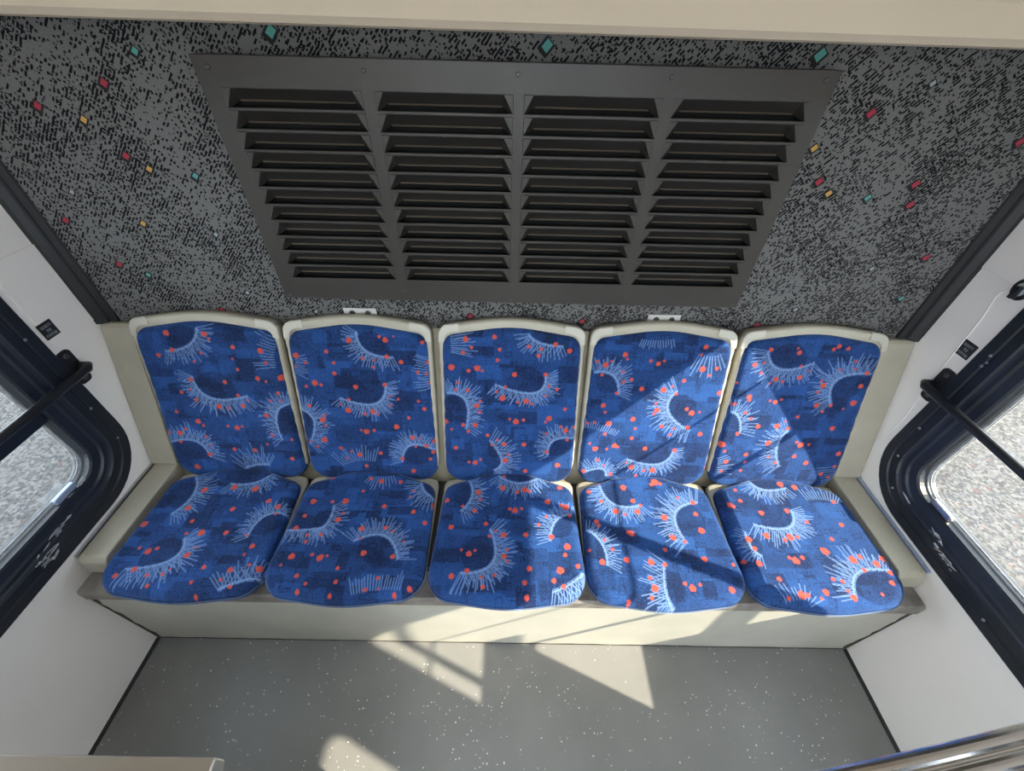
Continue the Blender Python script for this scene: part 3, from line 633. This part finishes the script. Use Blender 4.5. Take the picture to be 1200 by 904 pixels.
for i, cx in enumerate([-.862, -.432, .006, .438, .868]):
    s = empty('bus_seat', (cx, -.33, .43)); tag(s, LBL[i], 'bus seat', 'blue patterned seats in the rear row')
    off = (0, .33, -.43)
    # back shell: slab with a raised rim; top rim shows above the pad
    SB = [(-.210, -.012, .052), (.210, -.012, .052), (.207, .497, .030), (0, .528, .60), (-.207, .497, .030)]
    to = lambda x, w_, n_: tuple(back3d(np.array(x), np.array(w_), np.array(n_)))
    L0 = slab_outline(SB, CB, .0); L1 = slab_outline(SB, CB, -.004); L2 = slab_outline(SB, CB, -.010); L3 = slab_outline(SB, CB, -.030)
    sh = ringed([(L0, .001), (L0, .024), (L1, .031), (L2, .033), (L3, .026)], to).build('back_shell', M['shell'], s, off, smooth=True)
    # two paler corner caps on the top rim
    for sg in (-1, 1):
        oo = [p for p in slab_outline(SB, CB, .0007, 400) if p[0]*sg > .148 and p[1] > .452]
        ii = [p for p in slab_outline(SB, CB, -.020, 400) if p[0]*sg > .148 and p[1] > .452]
        pc = oo+ii[::-1]
        m_ = ringed([(pc, .018), (pc, .0312), ([(p[0]*.992, p[1]-.003) for p in pc], .0334)], to)
        m_.build('corner_cap', M['cap'], sh, (0, 0, 0))
    me = pad_mesh('backrest_pad', 'b%d' % i, BACK, CB, 210, .020, .030, surf_back, back3d)
    o = bpy.data.objects.new('backrest_pad', me); COL.objects.link(o); o.parent = s; o.location = off
    # seat pan under the cushion, cream, showing in the gaps
    SP = [(-.208, -.205, .020), (-.213, -.545, .060), (0, -.565, .55), (.213, -.545, .060), (.208, -.205, .020), (0, -.17, .30)]
    c3 = lambda x, y, z: (x, y, z)
    P0_ = slab_outline(SP, CC, -.02); P1_ = slab_outline(SP, CC, 0); P2_ = slab_outline(SP, CC, .001)
    ringed([(P0_, .4305), (P1_, .437), (P2_, .452), (slab_outline(SP, CC, -.006), .457)], c3).build('seat_pan', M['shell'], s, off, smooth=True)
    me = pad_mesh('cushion', 'c%d' % i, CUSH, CC, 210, .026, .046, surf_cush, lambda X, Y, Z: np.stack([X, Y, Z], -1))
    o = bpy.data.objects.new('cushion', me); COL.objects.link(o); o.parent = s; o.location = off

# hinge brackets above the second and fourth seats
for (bx, nm, q) in ((-.424, 'second seat from the left', .945), (.436, 'fourth seat from the left', .942)):
    r = empty('hinge_bracket', (bx, 0, .962)); tag(r, 'white screwed metal bracket on the carpet above the %s' % nm, 'bracket', 'white brackets above the seats')
    MB().box(-.046, .046, -.0005, -.004, -.012, .018).box(-.046, .046, -.004, -.020, -.012, -.0085).build('plate', M['white'], r, bevel=.001)
    for sx in (-.022, .022): MB().disc((sx, -.004, .004), (0, -1, 0), .008, .004, 16).build('screw', M['screwd'], r)

# ------------------------------------------------------------------ vent panel
vp = empty('vent_panel', (0, 0, 1.267)); tag(vp, 'large dark metal louvred vent panel on the rear wall', 'vent')
voff = (0, 0, -1.267)
cols = [(-.563, -.2955), (-.2705, -.003), (.0195, .287), (.311, .5755)]
rows = [(1.479-.0364*i-.0305, 1.479-.0364*i) for i in range(11)]
us = sorted([-.601, .6085]+[v for c in cols for v in c]); vs = sorted([1.024, 1.529]+[v for r in rows for v in r])
grid_panel(us, vs, lambda i, j: i % 2 == 1 and j % 2 == 1, lambda u, v, t: (u, -.030+t, v), .003).build('face_plate', M['plate'], vp, voff, bevel=.0012)
bx = MB()   # flange behind the plate, reaching the wall
for (x0, x1, z0, z1) in ((-.6005, -.5975, 1.0245, 1.5285), (.605, .608, 1.0245, 1.5285), (-.5975, .605, 1.5255, 1.5285), (-.5975, .605, 1.0245, 1.0275)): bx.box(x0, x1, -.0275, -.001, z0, z1)
bx.build('flange', M['vent'], vp, voff)
MB().box(-.5955, .603, -.0045, -.001, 1.029, 1.524).build('dark_backing', M['void'], vp, voff)
proto = None
for ci, (xa, xb) in enumerate(cols):
    for ri, (za, zb) in enumerate(rows):
        w_ = xb-xa; h = zb-za; D = .019; e = .022; zl = .0095       # blade runs in and down, ends fold in
        f0 = -.0297
        if proto is None:
            hw = w_/2
            ch = .017; gp = .010
            V = [(-hw+ch, f0, h), (hw-ch, f0, h), (hw-ch-.003, f0+D, gp), (-hw+ch+.003, f0+D, gp), (-hw, f0, 0), (hw, f0, 0),
                 (hw-ch-.003, f0+D-.003, gp-.0015), (-hw+ch+.003, f0+D-.003, gp-.0015), (-hw, f0, h), (hw, f0, h),
                 (-hw+.006, f0+D*.4, .001), (hw-.006, f0+D*.4, .001)]
            F = [(0, 1, 2, 3), (4, 0, 3, 10), (5, 11, 2, 1)]
            mb = MB().add(V, F); mb.add([V[8], V[0], V[4], V[9], V[5], V[1]], [(0, 1, 2), (3, 4, 5)], 2); mb.add([(hw-ch-.003, f0+D-.001, gp+.0006), (-hw+ch+.003, f0+D-.001, gp+.0006), (-hw+ch+.003, f0+D-.0035, gp-.0016), (hw-ch-.003, f0+D-.0035, gp-.0016)], [(0, 1, 2, 3)], 1); ob = mb.build('louvre', [M['vent'], M['vedge'], M['plate']], vp, (0, 0, 0))
            proto = ob; md = ob.modifiers.new('s', 'SOLIDIFY'); md.thickness = .0012; md.offset = 0
        else:
            ob = proto.copy(); COL.objects.link(ob); ob.parent = vp
        ob.location = ((xa+xb)/2, 0, za-1.267)
for (x, z) in ((-.573, 1.5105), (-.283, 1.5105), (.006, 1.511), (.294, 1.513), (.5835, 1.514), (-.282, 1.052), (.300, 1.052), (.0, 1.036), (-.586, 1.036), (.593, 1.036)):
    MB().disc((x, -.030, z-1.267), (0, -1, 0), .0042, .002, 14).build('screw', M['screwd'], vp)

# ------------------------------------------------------------------ tops of the screens in front of the row (bottom edge of the photo)
sc = empty('screen', (-.70, -.96, 0)); tag(sc, 'low screen with pale metal top edge at the bottom left corner', 'screen')
so = (.70, .96, 0)
MB().box(-1.12, -.30, -.985, -.955, .0, 1.075).build('panel', M['wall'], sc, so)
MB().prism([(-.9385, 1.100), (-.9385, 1.082), (-.955, 1.07), (-1.00, 1.07), (-1.00, 1.100)], -1.15, -.248, 'x').build('top_cap', M['alu'], sc, so, bevel=.0015)
# seat with a ribbed metal grab rail, right of the aisle
gr = empty('grab_rail', (.45, -1.0, 0)); tag(gr, 'ribbed shiny metal grab rail at the bottom right corner', 'grab rail')
go_ = (-.45, 1.0, 0)
path = [(x, -.962+.040*max(0, (x-.23)/.266)**1.15, 1.10) for x in [.20+.03*k for k in range(14)]]
ribs = []
for q in range(6):
    cy = .0085-.0145*q
    ribs += [(cy+.0068*math.cos(PI*e/8), .0062*math.sin(PI*e/8)-.0062) for e in range(9)]
ribs += [(-.075, -.042), (.0100, -.042), (.0153, -.036), (.0153, -.026), (.0120, -.022), (.0153, -.018), (.0153, -.0075)]
V = []; F = []; n = len(ribs)
for (x, y, z) in path: V += [(x, y+a, z+b) for a, b in ribs]
for i in range(len(path)-1):
    for k in range(n): F.append((i*n+k, i*n+(k+1) % n, (i+1)*n+(k+1) % n, (i+1)*n+k))
F += [tuple(range(n)), tuple(range(len(V)-1, len(V)-n-1, -1))]
MB().add(V, F).build('rail', M['chrome'], gr, go_)
for px_ in (.27, .53): MB().tube([(px_, -.985, 0), (px_, -.985, 1.03), (px_, -.975, 1.060)], .014, 14).build('post', M['chrome'], gr, go_, smooth=True)
# unseen box added by the right wall, outside the frame, to shade the floor
tag(MB().prism([(.985, 0), (.985, .870), (1.01, .895), (1.10, .965), (1.118, .965), (1.118, 0)], -.990, -1.62, 'y').build('light_blocker', M['wall'], bevel=.006), 'unseen cream box added to shade the floor, against the right wall, next to the first window', 'light_blocker')

# ------------------------------------------------------------------ outside
gnd = MB().add([(-30, -30, -.95), (30, -30, -.95), (30, 30, -.95), (-30, 30, -.95)], [(0, 1, 2, 3)]).build('ground_asphalt', M['asphalt']); struct(gnd)

# ------------------------------------------------------------------ light
w = bpy.data.worlds.new('World'); S.world = w; w.use_nodes = True
bg = w.node_tree.nodes['Background']; bg.inputs[0].default_value = (.80, .90, 1.0, 1); bg.inputs[1].default_value = 6.5
sd = bpy.data.lights.new('sun', 'SUN'); sd.energy = 18.5; sd.angle = math.radians(.6); sd.color = (1, .89, .70)
so_ = bpy.data.objects.new('sun', sd); COL.objects.link(so_)
sv = Vector((1, -.42, .83)).normalized(); so_.rotation_euler = sv.to_track_quat('Z', 'Y').to_euler(); so_.location = sv*6

# ------------------------------------------------------------------ camera
f_px = 470.
Xc = Vector((1, .021, .006)).normalized(); Zd = Vector((-.0293, 1.106, 1.)); Zd = (Zd-Xc*Xc.dot(Zd)).normalized()
Yc = Zd.cross(Xc)
if Yc.z < 0: Yc = -Yc
Zu = -Zd
# rows map camera axes (x right, y down, z forward) to world
Mx = Matrix(((Xc.x, Xc.y, Xc.z), (Yc.x, Yc.y, Yc.z), (Zu.x, Zu.y, Zu.z)))
right = Mx.col[0]; down = Mx.col[1]; fwd = Mx.col[2]
R = Matrix((right, -down, -fwd)).transposed()
cam = bpy.data.cameras.new('camera'); cam.sensor_width = 36; cam.lens = f_px/1200*36; cam.clip_start = .02
co = bpy.data.objects.new('camera', cam); COL.objects.link(co)
co.matrix_world = Matrix.Translation((.0022, -.9784, 1.582)) @ R.to_4x4()
S.camera = co
S.view_settings.view_transform = 'Standard'; S.view_settings.look = 'None'; S.view_settings.gamma = 1; S.view_settings.exposure = 0
S.view_settings.use_curve_mapping = False
